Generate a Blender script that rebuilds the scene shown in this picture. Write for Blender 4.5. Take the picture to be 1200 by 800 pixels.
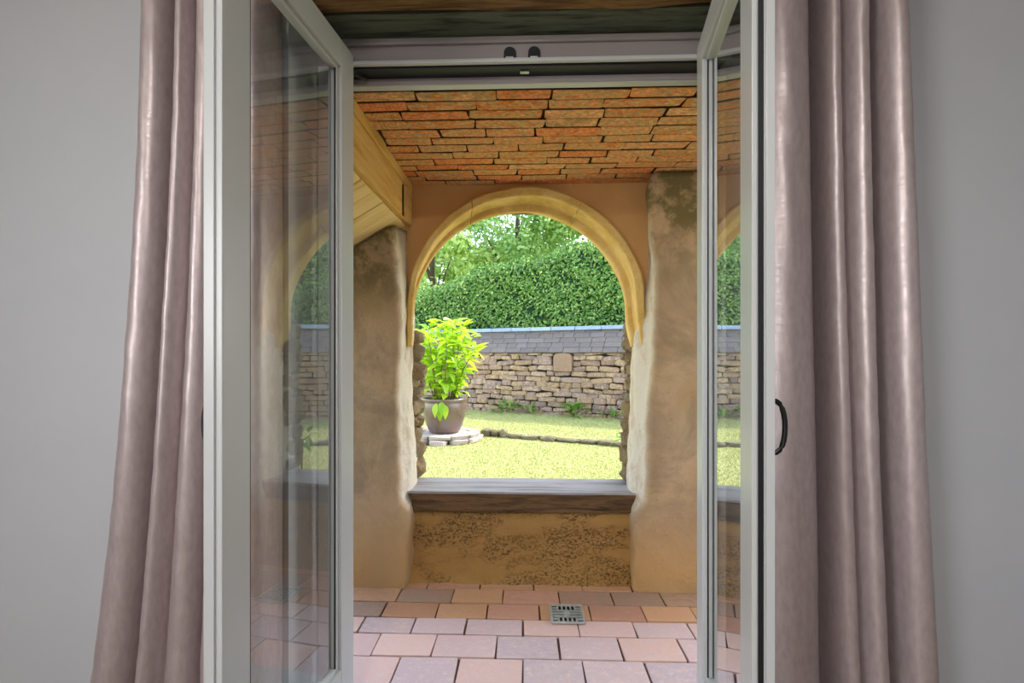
import bpy, bmesh, math, random
import numpy as np
from mathutils import Vector, Matrix

for _o in list(bpy.data.objects):
    bpy.data.objects.remove(_o)
scene = bpy.context.scene
C = scene.collection
R = math.radians

# ---------------------------------------------------------------- camera
cam_d = bpy.data.cameras.new('camera')
cam_d.sensor_width = 36.0
cam_d.lens = 36.0 * 560 / 1200
cam_d.shift_y = 0.0125
cam_d.clip_start = 0.02
cam = bpy.data.objects.new('camera', cam_d)
cam.location = (0, 0, 1.2)
cam.rotation_euler = (R(90), 0, R(1.84))
C.objects.link(cam)
scene.camera = cam

# ---------------------------------------------------------------- sky, sun, window daylight, exposure
SUN_AZ, SUN_EL = 54, 50          # degrees from +Y (negative = left), elevation
world = bpy.data.worlds.new('world')
scene.world = world
world.use_nodes = True
wn = world.node_tree
wn.nodes.clear()
sky = wn.nodes.new('ShaderNodeTexSky')
sky.sky_type = 'NISHITA'
sky.sun_disc = False
sky.sun_elevation = R(SUN_EL)
sky.sun_rotation = R(SUN_AZ)
bg = wn.nodes.new('ShaderNodeBackground')
bg.inputs['Strength'].default_value = 0.80
wo = wn.nodes.new('ShaderNodeOutputWorld')
bw = wn.nodes.new('ShaderNodeRGBToBW')            # summer haze: part of the blue goes to white
hz = wn.nodes.new('ShaderNodeMix')
hz.data_type = 'RGBA'
hz.inputs[0].default_value = .4
wn.links.new(sky.outputs[0], bw.inputs[0])
wn.links.new(sky.outputs[0], hz.inputs[6])
wn.links.new(bw.outputs[0], hz.inputs[7])
wn.links.new(hz.outputs[2], bg.inputs[0])
wn.links.new(bg.outputs[0], wo.inputs[0])

sun_dir = Vector((math.sin(R(SUN_AZ)) * math.cos(R(SUN_EL)), math.cos(R(SUN_AZ)) * math.cos(R(SUN_EL)), math.sin(R(SUN_EL))))
sl = bpy.data.lights.new('sun', 'SUN')
sl.energy = 4.6
sl.angle = R(0.8)
sl.color = (1.0, 0.95, 0.86)
so = bpy.data.objects.new('sun', sl)
so.rotation_euler = (-sun_dir).to_track_quat('-Z', 'Y').to_euler()
so.location = (-4, 6, 9)
C.objects.link(so)

# daylight entering through the window in the room's left wall
al = bpy.data.lights.new('window_daylight', 'AREA')
al.shape = 'RECTANGLE'
al.size, al.size_y = 1.5, 1.2
al.energy = 62
al.color = (1.0, 0.975, 0.94)
ao = bpy.data.objects.new('window_daylight', al)
ao.location = (-2.62, -1.75, 1.75)
ao.rotation_euler = Vector((1, 0, 0)).to_track_quat('-Z', 'Z').to_euler()
C.objects.link(ao)

vs = scene.view_settings
vs.view_transform = 'Standard'
vs.look = 'None'
vs.gamma = 1.0
vs.use_curve_mapping = False
vs.exposure = 0.64

# ---------------------------------------------------------------- helpers
def lin(c):
    if isinstance(c, str):
        c = c.lstrip('#')
        c = [int(c[i:i + 2], 16) / 255 for i in (0, 2, 4)]
    return tuple((x / 12.92 if x <= .04045 else ((x + .055) / 1.055) ** 2.4) for x in c) + (1.0,)

class NT:
    def __init__(self, name):
        self.m = bpy.data.materials.new(name)
        self.m.use_nodes = True
        self.t = self.m.node_tree
        self.t.nodes.clear()
        self.out = self.t.nodes.new('ShaderNodeOutputMaterial')
    def n(self, ty, **kw):
        nd = self.t.nodes.new(ty)
        for k, v in kw.items():
            setattr(nd, k, v)
        return nd
    def l(self, a, b):
        self.t.links.new(a, b)
    def coord(self, scale=(1, 1, 1), which='Object', rand=False):
        tc = self.n('ShaderNodeTexCoord')
        mp = self.n('ShaderNodeMapping')
        mp.inputs['Scale'].default_value = scale
        self.l(tc.outputs[which], mp.inputs['Vector'])
        if rand:
            oi = self.n('ShaderNodeObjectInfo')
            mu = self.n('ShaderNodeMath', operation='MULTIPLY')
            mu.inputs[1].default_value = 37.0
            self.l(oi.outputs['Random'], mu.inputs[0])
            self.l(mu.outputs[0], mp.inputs['Location'])
        return mp.outputs[0]
    def noise(self, vec, scale=5, detail=5, rough=.6, dist=0):
        nz = self.n('ShaderNodeTexNoise')
        nz.inputs['Scale'].default_value = scale
        nz.inputs['Detail'].default_value = detail
        nz.inputs['Roughness'].default_value = rough
        nz.inputs['Distortion'].default_value = dist
        self.l(vec, nz.inputs['Vector'])
        return nz.outputs['Fac']
    def ramp(self, fac, stops, interp='LINEAR'):
        r = self.n('ShaderNodeValToRGB')
        r.color_ramp.interpolation = interp
        el = r.color_ramp.elements
        while len(el) < len(stops):
            el.new(0.5)
        for e, (p, c) in zip(el, stops):
            e.position = p
            e.color = lin(c) if not (isinstance(c, tuple) and len(c) == 4) else c
        self.l(fac, r.inputs['Fac'])
        return r.outputs['Color']
    def gray(self, fac, a, b, lo=0.0, hi=1.0):
        mr = self.n('ShaderNodeMapRange')
        mr.inputs['From Min'].default_value = a
        mr.inputs['From Max'].default_value = b
        mr.inputs['To Min'].default_value = lo
        mr.inputs['To Max'].default_value = hi
        self.l(fac, mr.inputs['Value'])
        return mr.outputs[0]
    def math(self, op, a, b):
        m = self.n('ShaderNodeMath', operation=op)
        for i, x in enumerate((a, b)):
            if isinstance(x, (int, float)):
                m.inputs[i].default_value = x
            else:
                self.l(x, m.inputs[i])
        return m.outputs[0]
    def mix(self, fac, a, b, blend='MIX'):
        mx = self.n('ShaderNodeMix', data_type='RGBA', blend_type=blend)
        if isinstance(fac, (int, float)):
            mx.inputs[0].default_value = fac
        else:
            self.l(fac, mx.inputs[0])
        for i, x in ((6, a), (7, b)):
            if isinstance(x, (str, tuple)):
                mx.inputs[i].default_value = lin(x) if isinstance(x, str) else x
            else:
                self.l(x, mx.inputs[i])
        return mx.outputs[2]
    def bump(self, h, strength=.3, dist=.01):
        b = self.n('ShaderNodeBump')
        b.inputs['Strength'].default_value = strength
        b.inputs['Distance'].default_value = dist
        self.l(h, b.inputs['Height'])
        return b.outputs[0]
    def bsdf(self, col, rough=.8, normal=None, metallic=0, spec=.4, **kw):
        p = self.n('ShaderNodeBsdfPrincipled')
        for key, x in (('Base Color', col), ('Roughness', rough), ('Metallic', metallic), ('Specular IOR Level', spec)):
            if isinstance(x, str):
                p.inputs[key].default_value = lin(x)
            elif isinstance(x, (int, float, tuple)):
                p.inputs[key].default_value = x
            else:
                self.l(x, p.inputs[key])
        for k, v in kw.items():
            p.inputs[k].default_value = v
        if normal is not None:
            self.l(normal, p.inputs['Normal'])
        self.l(p.outputs[0], self.out.inputs[0])
        return p

MATS = {}
def simple(name, c1, c2=None, rough=.7, scale=6, bump=.15, bscale=60, metallic=0, spec=.4, dist=.004):
    t = NT(name)
    v = t.coord()
    col = c1 if c2 is None else t.ramp(t.noise(v, scale), [(.3, c1), (.7, c2)])
    nm = t.bump(t.noise(v, bscale), bump, dist) if bump else None
    t.bsdf(col, rough, nm, metallic, spec)
    MATS[name] = t.m
    return t.m

def pieces(name, pal, rough=.85, vs_=14, vc=.35, bump=.6, bscale=45, dist=.006, stretch=(1, 1, 1), spec=.3, blot=None, fr=.16):
    """stone / brick / tile: palette picked per object, blotchy grain inside each"""
    t = NT(name)
    oi = t.n('ShaderNodeObjectInfo')
    v = t.coord(stretch, rand=True)
    n1 = t.noise(v, vs_, 6)
    f = t.math('ADD', oi.outputs['Random'], t.gray(n1, .3, .7, -fr, fr))
    k = len(pal)
    col = t.ramp(f, [((i + .5) / k, c) for i, c in enumerate(pal)])
    n2 = t.noise(v, bscale, 6, .65)
    sh = t.gray(n2, .3, .7, 1 - vc, 1 + vc * .4)
    cc = t.n('ShaderNodeCombineColor')
    for i in range(3):
        t.l(sh, cc.inputs[i])
    col = t.mix(1.0, col, cc.outputs[0], 'MULTIPLY')
    if blot:
        col = t.mix(t.gray(t.noise(v, 9, 4), .55, .68), col, blot)
    t.bsdf(col, rough, t.bump(n2, bump, dist), 0, spec)
    MATS[name] = t.m
    return t.m

def wood(name, pal, axis=0, scale=6, rough=.7, bump=.5, dist=.005, spec=.3):
    t = NT(name)
    s = [10, 10, 10]
    s[axis] = .9
    v = t.coord(tuple(s), rand=True)
    n = t.noise(v, scale * .35, 8, .6, .4)
    k = len(pal)
    col = t.ramp(n, [(.28 + .44 * i / max(1, k - 1), c) for i, c in enumerate(pal)])
    fine = t.noise(v, scale * 1.6, 6, .7)
    col = t.mix(t.gray(fine, .55, .75, 0, .55), col, pal[0])
    t.bsdf(col, rough, t.bump(fine, bump, dist), 0, spec)
    MATS[name] = t.m
    return t.m

def leafmat(name, pal, trans=.45, rough=.45, vscale=0.0, tcol=None):
    """two-sided foliage; colour varies per leaf through a random mesh attribute or per object"""
    t = NT(name)
    at = t.n('ShaderNodeAttribute', attribute_name='rnd')
    oi = t.n('ShaderNodeObjectInfo')
    f = t.math('FRACT', t.math('ADD', at.outputs['Fac'], oi.outputs['Random']), 0)
    k = len(pal)
    col = t.ramp(f, [((i + .5) / k, c) for i, c in enumerate(pal)])
    p = t.n('ShaderNodeBsdfPrincipled')
    t.l(col, p.inputs['Base Color'])
    p.inputs['Roughness'].default_value = rough
    p.inputs['Specular IOR Level'].default_value = .35
    tr = t.n('ShaderNodeBsdfTranslucent')
    if tcol:
        t.l(t.mix(.7, col, tcol), tr.inputs['Color'])
    else:
        t.l(col, tr.inputs['Color'])
    mx = t.n('ShaderNodeMixShader')
    mx.inputs[0].default_value = trans
    t.l(p.outputs[0], mx.inputs[1])
    t.l(tr.outputs[0], mx.inputs[2])
    t.l(mx.outputs[0], t.out.inputs[0])
    MATS[name] = t.m
    return t.m

# ---------------------------------------------------------------- materials
simple('wall_paint', '#b4b5ba', '#b0b2b8', .75, 3, .05, 200, dist=.001)
simple('ceiling_paint', '#e6e4df', None, .9, bump=0)
simple('room_floor', '#8a7a66', '#7b6a56', .5, 3, .1, 30)
simple('door_paint', '#b8babb', '#b4b6b8', .32, 4, .03, 120, spec=.5, dist=.001)
simple('frame_paint', '#928a8a', '#8c8484', .35, 4, .03, 120, spec=.5, dist=.001)
simple('gasket', '#15171c', None, .5, bump=0)
simple('black_iron', '#0d0d0f', None, .35, bump=0, spec=.5)
simple('steel', '#b9bcbc', '#9a9d9d', .35, 20, .1, 80, metallic=.9)
simple('grate_steel', '#c3c8c4', '#9ba19c', .45, 30, .1, 80, metallic=.35)
simple('dark_pit', '#0c0b0a', None, .9, bump=0)
simple('mortar', '#3d3022', '#2b2117', .95, 12, .5, 50)
simple('wall_mortar', '#3a3025', '#2a231b', .95, 12, .5, 30)
simple('tile_joint', '#6d5340', '#574234', .95, 12, .4, 50)
simple('soil', '#3a2c1f', '#2a2018', .95, 20, .8, 50)
simple('bark', '#5c4c39', '#43372a', .9, 8, .8, 20)
simple('plant_stem', '#6f7a2c', '#6a5b30', .6, 8, .2, 30)
simple('roof_tile', '#7b5d46', '#5f4a3b', .9, 5, .4, 20)
simple('outer_render', '#b89a72', '#a98d68', .95, 4, .5, 30)
pieces('ceiling_brick', ['#f0955a', '#d98043', '#e8aa6a', '#c9a06c', '#f59c5e', '#d6b27c', '#e88742', '#bc9d6a', '#f0b078'],
       .9, 5, .5, .6, 15, .010, stretch=(1, .35, .35), blot='#b89b68', fr=.2)
pieces('tile_pink', ['#dfbcb2', '#cbb6b6', '#e4c1b4', '#bfb0b4', '#e0bbab', '#d0bab9', '#dbb4a8'], .55, 6, .12, .3, 40, .003, spec=.45, blot='#d8c2ba', fr=.05)
pieces('tile_orange', ['#cc9c7a', '#b98d6d', '#d0a088', '#c0917a', '#a78f7c', '#d0a27c'], .6, 6, .18, .3, 40, .003, spec=.4, fr=.07)
pieces('rubble', ['#ba9a78', '#9e8370', '#cbaa7e', '#a4887c', '#bda28c', '#8f796c', '#b39482', '#ccb292', '#b18e66', '#957e76'], .9, 5, .5, 1, 14, .03, stretch=(1, .5, .35))
pieces('jamb_stone', ['#b09468', '#9a8462', '#bba27a', '#8d7c64', '#a99877'], .9, 14, .45, .9, 40, .012)
pieces('coping_tile', ['#756b66', '#6b625f', '#7d7268', '#665e5f', '#736860', '#7a706c'], .9, 8, .35, .7, 30, .012, blot='#8a7b62')
pieces('ridge_stone', ['#93a3bd', '#8998b0', '#9cabc2'], .6, 8, .25, .5, 30, .01)
pieces('edging_stone', ['#8f8166', '#776a50', '#b0a286', '#84785c'], .95, 10, .5, .9, 30, .02, blot='#6a6e3c')
pieces('plinth_stone', ['#c0aea0', '#b1a094', '#cbbbac', '#a79a8e'], .9, 8, .35, .8, 30, .012)
wood('oak_pale', ['#b5873f', '#cfa45c', '#dcb672', '#c79a4e'], 1, 6, .6, .4, .004)
wood('oak_board', ['#bd9858', '#d8b678', '#e3c68c', '#cfa866'], 0, 5, .65, .4, .004)
wood('lintel_brown', ['#3a2617', '#7a5836', '#a88150', '#5c4026'], 0, 13, .85, 1, .02)
wood('lintel_grey', ['#2c2f24', '#5c6452', '#788069', '#4a5041'], 0, 13, .85, 1, .015)
wood('sill_oak', ['#6f6865', '#979193', '#a8a3a6', '#9b9598'], 0, 6, .5, .6, .006, .5)
wood('sill_front', ['#2e2117', '#5d452e', '#7a5c3d', '#4a3624'], 0, 13, .75, .8, .008)

# arch ring: warm ochre limewashed timber / stone
t = NT('arch_ochre')
v = t.coord()
n1 = t.noise(v, 7, 6)
col = t.ramp(n1, [(.25, '#bd964e'), (.45, '#dab566'), (.6, '#e6c680'), (.8, '#d2a658')])
n2 = t.noise(v, 55, 6, .7)
col = t.mix(t.gray(n2, .58, .75, 0, .6), col, '#8d6a34')
t.bsdf(col, .8, t.bump(n2, .6, .006), 0, .3)
MATS['arch_ochre'] = t.m

# spandrel render
t = NT('spandrel_plaster')
v = t.coord()
col = t.ramp(t.noise(v, 3, 6), [(.3, '#cc9c64'), (.7, '#d6a86e')])
t.bsdf(col, .9, t.bump(t.noise(v, 30, 8, .7), .4, .006), 0, .3)
MATS['spandrel_plaster'] = t.m

# pier plaster: ochre, greyed damp patches, pale limewashed arris, moss patches high up
def pier_mat(name, gx):
    t = NT(name)
    v = t.coord()
    sx = t.n('ShaderNodeSeparateXYZ')
    tc = t.n('ShaderNodeTexCoord')
    t.l(tc.outputs['Object'], sx.inputs[0])
    n1 = t.noise(v, 2.6, 7, .62, .5)
    base = t.ramp(n1, [(.3, '#b3946c'), (.45, '#bfa07a'), (.58, '#c8aa86'), (.72, '#b19572')])
    n3 = t.noise(v, 1.7, 6, .7, .8)
    base = t.mix(t.gray(n3, .46, .6, 0, .5), base, '#877463')
    foot = t.math('MULTIPLY', t.gray(sx.outputs['Z'], .5, .12), t.gray(n1, .35, .6, .5, 1))
    base = t.mix(foot, base, '#c39a66')
    high = t.math('MULTIPLY', t.gray(sx.outputs['Z'], gx, gx + .35), t.gray(t.noise(v, 4.5, 6, .65), .42, .52))
    base = t.mix(t.math('MULTIPLY', high, .8), base, '#5c592a')
    pit = t.noise(v, 36, 8, .75)
    base = t.mix(t.gray(pit, .6, .72, 0, .5), base, '#77603f')
    # limewash left on the reveal: attribute painted per vertex marks the reveal faces
    at = t.n('ShaderNodeAttribute', attribute_name='lime')
    lw = t.math('MULTIPLY', at.outputs['Fac'], t.gray(t.noise(t.coord((1, 1, .6)), 9, 8, .75), .32, .52, .15, .95))
    base = t.mix(lw, base, '#e2d8c4')
    h = t.math('ADD', pit, t.math('MULTIPLY', n1, 1.5))
    t.bsdf(base, .92, t.bump(h, .8, .016), 0, .25)
    MATS[name] = t.m
pier_mat('pier_plaster', 1.35)
pier_mat('pier_plaster_moss', 1.55)

# bench wall: ochre with pitted dark bands
t = NT('bench_plaster')
v = t.coord((1, 1, 2.2))
n1 = t.noise(v, 3, 6)
col = t.ramp(n1, [(.3, '#a98048'), (.55, '#b98f55'), (.75, '#a37a45')])
pit = t.noise(t.coord((1, 1, 1.6)), 75, 7, .8)
band = t.gray(t.noise(v, 2.4, 4, .6), .43, .53)
mask = t.math('MULTIPLY', t.gray(pit, .51, .57), band)
col = t.mix(t.math('MULTIPLY', mask, .8), col, '#4b3820')
inv = t.math('SUBTRACT', 1.0, mask)
t.bsdf(col, .92, t.bump(t.math('ADD', inv, pit), .7, .012), 0, .25)
MATS['bench_plaster'] = t.m

# lawn soil/grass base
t = NT('lawn_base')
v = t.coord()
col = t.ramp(t.noise(v, 25, 6, .7), [(.3, '#959a5a'), (.5, '#abad70'), (.7, '#c0bd8a')])
t.bsdf(col, .95, t.bump(t.noise(v, 90, 4, .7), .8, .02), 0, .1)
MATS['lawn_base'] = t.m
leafmat('grass', ['#a0a45a', '#b5b774', '#88964c', '#ccc696', '#a9ad62'], .32, .6)
leafmat('hedge_leaf', ['#547f33', '#6d963e', '#3f682b', '#8cac50', '#5d8833', '#a0b962'], .25, .4)
leafmat('tree_leaf_pale', ['#a5c468', '#bcd27a', '#8fb75c', '#d2e09a', '#b0ca70'], .5, .45)
leafmat('tree_leaf_mid', ['#7ea658', '#95b868', '#6d9850', '#aecb80'], .45, .45)
leafmat('shrub_leaf', ['#9cc828', '#b4d63a', '#86bb2a', '#c6e04e', '#7aad30', '#a8d034'], .5, .35, tcol='#d6ea3c')
leafmat('weed_leaf', ['#5d8a34', '#7aa63e', '#4c7a34', '#94b84c'], .4, .5)
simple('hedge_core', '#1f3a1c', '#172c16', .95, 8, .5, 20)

# glazed planter
t = NT('pot_glaze')
v = t.coord()
n = t.noise(v, 5, 5, .6, .5)
col = t.ramp(n, [(.3, '#4e4038'), (.5, '#6e584b'), (.7, '#5e5b60')])
t.bsdf(col, .32, t.bump(t.noise(v, 30), .15, .006), 0, .6)
MATS['pot_glaze'] = t.m

# double glazing: reflection of four glass faces over clear transmission
t = NT('window_glass')
lwt = t.n('ShaderNodeLayerWeight')
lwt.inputs['Blend'].default_value = .5
sch = t.math('ADD', t.math('MULTIPLY', t.math('POWER', lwt.outputs['Facing'], 5.0), .96), .04)
r4 = t.math('MULTIPLY', sch, 4.0)
den = t.math('ADD', t.math('MULTIPLY', sch, 3.0), 1.0)
fac = t.math('DIVIDE', r4, den)
tr = t.n('ShaderNodeBsdfTransparent')
tr.inputs[0].default_value = (.93, .96, .95, 1)
gl = t.n('ShaderNodeBsdfGlossy')
gl.inputs['Roughness'].default_value = .0
gl.inputs['Color'].default_value = (.97, .98, .98, 1)
mx = t.n('ShaderNodeMixShader')
t.l(fac, mx.inputs[0]); t.l(tr.outputs[0], mx.inputs[1]); t.l(gl.outputs[0], mx.inputs[2])
t.l(mx.outputs[0], t.out.inputs[0])
MATS['window_glass'] = t.m

# metallic-thread curtain cloth
t = NT('curtain_cloth')
n1 = t.noise(t.coord((1, 1, .35)), 90, 2, .5)
n2 = t.noise(t.coord((1, 1, .3)), 10, 3, .55)
n3 = t.noise(t.coord((.5, .5, 2.2)), 60, 2, .5)
col = t.ramp(n1, [(.3, '#ad9e9f'), (.7, '#b9abac')])
rg = t.gray(n3, .35, .65, .38, .5)
h = t.math('ADD', t.math('MULTIPLY', n1, .16), t.math('ADD', t.math('MULTIPLY', n3, .16), t.math('MULTIPLY', n2, .4)))
t.bsdf(col, rg, t.bump(h, .22, .008), .5, .5)
MATS['curtain_cloth'] = t.m

# ---------------------------------------------------------------- object helpers
def mesh(name, verts, faces, smooth=False):
    me = bpy.data.meshes.new(name)
    me.from_pydata([tuple(v) for v in verts], [], faces)
    me.update()
    if smooth:
        me.polygons.foreach_set('use_smooth', [True] * len(me.polygons))
    return me

def obj(name, me, mat, parent=None, loc=None, rot=None, scale=None):
    o = bpy.data.objects.new(name, me)
    if mat and me is not None and len(me.materials) == 0:
        me.materials.append(MATS[mat])
    C.objects.link(o)
    if parent is not None:
        o.parent = parent
    if loc is not None:
        o.location = loc
    if rot is not None:
        o.rotation_euler = rot
    if scale is not None:
        o.scale = scale
    return o

def tag(o, label=None, cat=None, kind=None, group=None):
    if label: o['label'] = label
    if cat: o['category'] = cat
    if kind: o['kind'] = kind
    if group: o['group'] = group
    return o

def empty(name, loc=(0, 0, 0), rz=0):
    o = bpy.data.objects.new(name, None)
    o.empty_display_size = .1
    o.location = loc
    o.rotation_euler = (0, 0, rz)
    C.objects.link(o)
    return o

def box_data(x0, x1, y0, y1, z0, z1):
    v = [(x0, y0, z0), (x1, y0, z0), (x1, y1, z0), (x0, y1, z0), (x0, y0, z1), (x1, y0, z1), (x1, y1, z1), (x0, y1, z1)]
    f = [(0, 3, 2, 1), (4, 5, 6, 7), (0, 1, 5, 4), (1, 2, 6, 5), (2, 3, 7, 6), (3, 0, 4, 7)]
    return v, f

def box(name, b, bevel=0.0, segs=2, boxes=None):
    bm = bmesh.new()
    for bb in ([b] if boxes is None else boxes):
        v, f = box_data(*bb)
        vv = [bm.verts.new(p) for p in v]
        for q in f:
            bm.faces.new([vv[i] for i in q])
    if bevel:
        bmesh.ops.bevel(bm, geom=list(bm.edges), offset=bevel, segments=segs, affect='EDGES', profile=.6)
    me = bpy.data.meshes.new(name)
    bm.to_mesh(me)
    bm.free()
    return me

def rough_block(name, rng, jit=.06, bev=.12, cuts=0, smooth=False):
    """unit block (-.5..+.5) with worn, uneven edges"""
    bm = bmesh.new()
    v, f = box_data(-.5, .5, -.5, .5, -.5, .5)
    vv = [bm.verts.new(p) for p in v]
    for q in f:
        bm.faces.new([vv[i] for i in q])
    if cuts:
        bmesh.ops.subdivide_edges(bm, edges=list(bm.edges), cuts=cuts, use_grid_fill=True)
    for p in bm.verts:
        p.co += Vector((rng.uniform(-jit, jit), rng.uniform(-jit, jit), rng.uniform(-jit, jit)))
    if bev:
        bmesh.ops.bevel(bm, geom=list(bm.edges), offset=bev, segments=1, affect='EDGES')
    me = bpy.data.meshes.new(name)
    bm.to_mesh(me)
    bm.free()
    if smooth:
        me.polygons.foreach_set('use_smooth', [True] * len(me.polygons))
    return me

def lump(name, rng, sub=2, jit=.12, flat=None):
    bm = bmesh.new()
    bmesh.ops.create_icosphere(bm, subdivisions=sub, radius=.5)
    ph = [rng.uniform(0, 6.28) for _ in range(6)]
    for p in bm.verts:
        c = p.co.normalized()
        s = 1 + jit * (math.sin(5 * c.x + ph[0]) + math.sin(6 * c.y + ph[1]) + math.sin(5 * c.z + ph[2])) * .5 + rng.uniform(-jit, jit) * .3
        m = max(abs(c.x), abs(c.y), abs(c.z))
        p.co = c * .5 * s / (m ** .55)
    me = bpy.data.meshes.new(name)
    bm.to_mesh(me)
    bm.free()
    return me

def tube_data(pts, rad, n=8, V=None, F=None, closed=False):
    V = [] if V is None else V
    F = [] if F is None else F
    pts = [Vector(p) for p in pts]
    rs = rad if isinstance(rad, (list, tuple)) else [rad] * len(pts)
    base = len(V)
    up = Vector((0, 0, 1))
    for i, p in enumerate(pts):
        a = pts[max(0, i - 1)]
        b = pts[min(len(pts) - 1, i + 1)]
        d = (b - a).normalized()
        ref = up if abs(d.z) < .93 else Vector((1, 0, 0))
        s = d.cross(ref).normalized()
        u = s.cross(d).normalized()
        for k in range(n):
            an = 2 * math.pi * k / n
            V.append(p + (s * math.cos(an) + u * math.sin(an)) * rs[i])
    for i in range(len(pts) - 1):
        for k in range(n):
            k2 = (k + 1) % n
            F.append((base + i * n + k, base + i * n + k2, base + (i + 1) * n + k2, base + (i + 1) * n + k))
    F.append(tuple(base + k for k in reversed(range(n))))
    F.append(tuple(base + (len(pts) - 1) * n + k for k in range(n)))
    return V, F

def lathe(name, prof, n=32):
    V, F = [], []
    for r, z in prof:
        for k in range(n):
            a = 2 * math.pi * k / n
            V.append((r * math.cos(a), r * math.sin(a), z))
    for i in range(len(prof) - 1):
        for k in range(n):
            k2 = (k + 1) % n
            F.append((i * n + k, i * n + k2, (i + 1) * n + k2, (i + 1) * n + k))
    F.append(tuple(reversed(range(n))))
    return mesh(name, V, F, True)

def interp(tab, x):
    if x <= tab[0][0]: return tab[0][1]
    for (a, b), (c, d) in zip(tab, tab[1:]):
        if x <= c:
            k = (x - a) / (c - a)
            k = k * k * (3 - 2 * k)
            return b + (d - b) * k
    return tab[-1][1]

def fold_noise(x, y, z, seed=0):
    return (math.sin(x * 9.1 + seed) * math.sin(z * 7.3 + seed * 2.1) + .6 * math.sin(x * 21 + z * 17 + seed) * math.sin(z * 23 - y * 19 + seed * .7)
            + .4 * math.sin(z * 41 + x * 37 + y * 31 + seed))

# ================================================================ THE ROOM
DW = 1.38           # inner face of the room's door wall
EX = 1.72           # its outer face (towards the loggia)
wf = box('wall_front', None, boxes=[(-2.6, -.70, DW, EX, -.1, 2.75), (.70, 2.6, DW, EX, -.1, 2.75), (-.70, .70, DW, EX, 2.42, 2.75)])
tag(obj('wall_front', wf, 'wall_paint'), 'grey painted wall around the open glazed doors', 'wall', 'structure')
wl_ = box('wall_left', None, boxes=[(-2.7, -2.6, -3.2, -2.5, -.1, 2.75), (-2.7, -2.6, -1.0, 1.72, -.1, 2.75), (-2.7, -2.6, -2.5, -1.0, -.1, 1.15), (-2.7, -2.6, -2.5, -1.0, 2.35, 2.75)])
tag(obj('wall_left', wl_, 'wall_paint'), 'grey side wall of the room with a window opening', 'wall', 'structure')
tag(obj('wall_right', box('wall_right', (2.6, 2.7, -3.2, 1.72, -.1, 2.75)), 'wall_paint'), 'plain grey side wall of the room', 'wall', 'structure')
tag(obj('wall_back', box('wall_back', (-2.7, 2.7, -3.2, -3.1, -.1, 2.75)), 'wall_paint'), 'plain grey rear wall of the room', 'wall', 'structure')
tag(obj('floor_room', box('floor_room', (-2.7, 2.7, -3.2, 1.56, -.1, .03)), 'room_floor'), 'brown floor of the grey room', 'floor', 'structure')
tag(obj('ceiling_room', box('ceiling_room', (-2.7, 2.7, -3.2, 1.38, 2.65, 2.75)), 'ceiling_paint'), 'white ceiling of the grey room', 'ceiling', 'structure')

# ---- round ceiling lamp, unseen, added for highlights high on the curtains
t = NT('lamp_opal')
em_ = t.n('ShaderNodeEmission')
em_.inputs['Color'].default_value = (1, .95, .9, 1)
em_.inputs['Strength'].default_value = 3.0
t.l(em_.outputs[0], t.out.inputs[0])
MATS['lamp_opal'] = t.m
LP = tag(empty('added_ceiling_lamp', (-.3, -.7, 2.65)), 'round opal ceiling lamp, unseen, added to light the curtains from above', 'lamp')
obj('lamp_base', lathe('lamp_base', [(.215, 0), (.22, -.03), (.19, -.035), (.0, -.036)], 32), 'steel', LP)
obj('lamp_shade', lathe('lamp_shade', [(.19, -.036), (.185, -.07), (.12, -.09), (.0, -.095)], 32), 'lamp_opal', LP)
ll = bpy.data.lights.new('added_ceiling_lamp_light', 'AREA')
ll.shape = 'DISK'; ll.size = .38; ll.energy = 26; ll.color = (1, .96, .91)
lo = bpy.data.objects.new('added_ceiling_lamp_light', ll)
lo.location = (-.3, -.7, 2.54)
C.objects.link(lo)

# ---- timber lintel over the doorway (two old beams side by side)
def old_beam(name, mat, x0, x1, y0, y1, z0, z1, seed, amp, label):
    V, F = [], []
    n = 60
    sec = [(y0, z0), ((y0 + y1) / 2, z0 - .002), (y1, z0), (y1, z1), (y0, z1)]
    for i in range(n + 1):
        x = x0 + (x1 - x0) * i / n
        for j, (y, z) in enumerate(sec):
            w = amp if z <= z0 + .001 else 0
            V.append((x, y + w * .8 * (math.sin(x * 5 + seed) + .5 * math.sin(x * 13 + seed * 3)) * (1 if y == y1 or y == y0 else 0),
                      z + w * .5 * (math.sin(x * 6.3 + seed + j) + .6 * math.sin(x * 17 + j * 2 + seed))))
    m = len(sec)
    for i in range(n):
        for j in range(m):
            F.append((i * m + j, i * m + (j + 1) % m, (i + 1) * m + (j + 1) % m, (i + 1) * m + j))
    F.append(tuple(range(m))); F.append(tuple(n * m + j for j in reversed(range(m))))
    return tag(obj(name, mesh(name, V, F), mat), label, 'beam')
old_beam('timber_lintel', 'lintel_brown', -.70, .70, 1.375, 1.452, 2.248, 2.42, 1.3, .006, 'brown rough hewn timber lintel over the doorway')
old_beam('timber_lintel', 'lintel_grey', -.70, .70, 1.466, 1.575, 2.252, 2.42, 4.1, .003, 'grey green weathered timber lintel just above the door frame')

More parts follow.
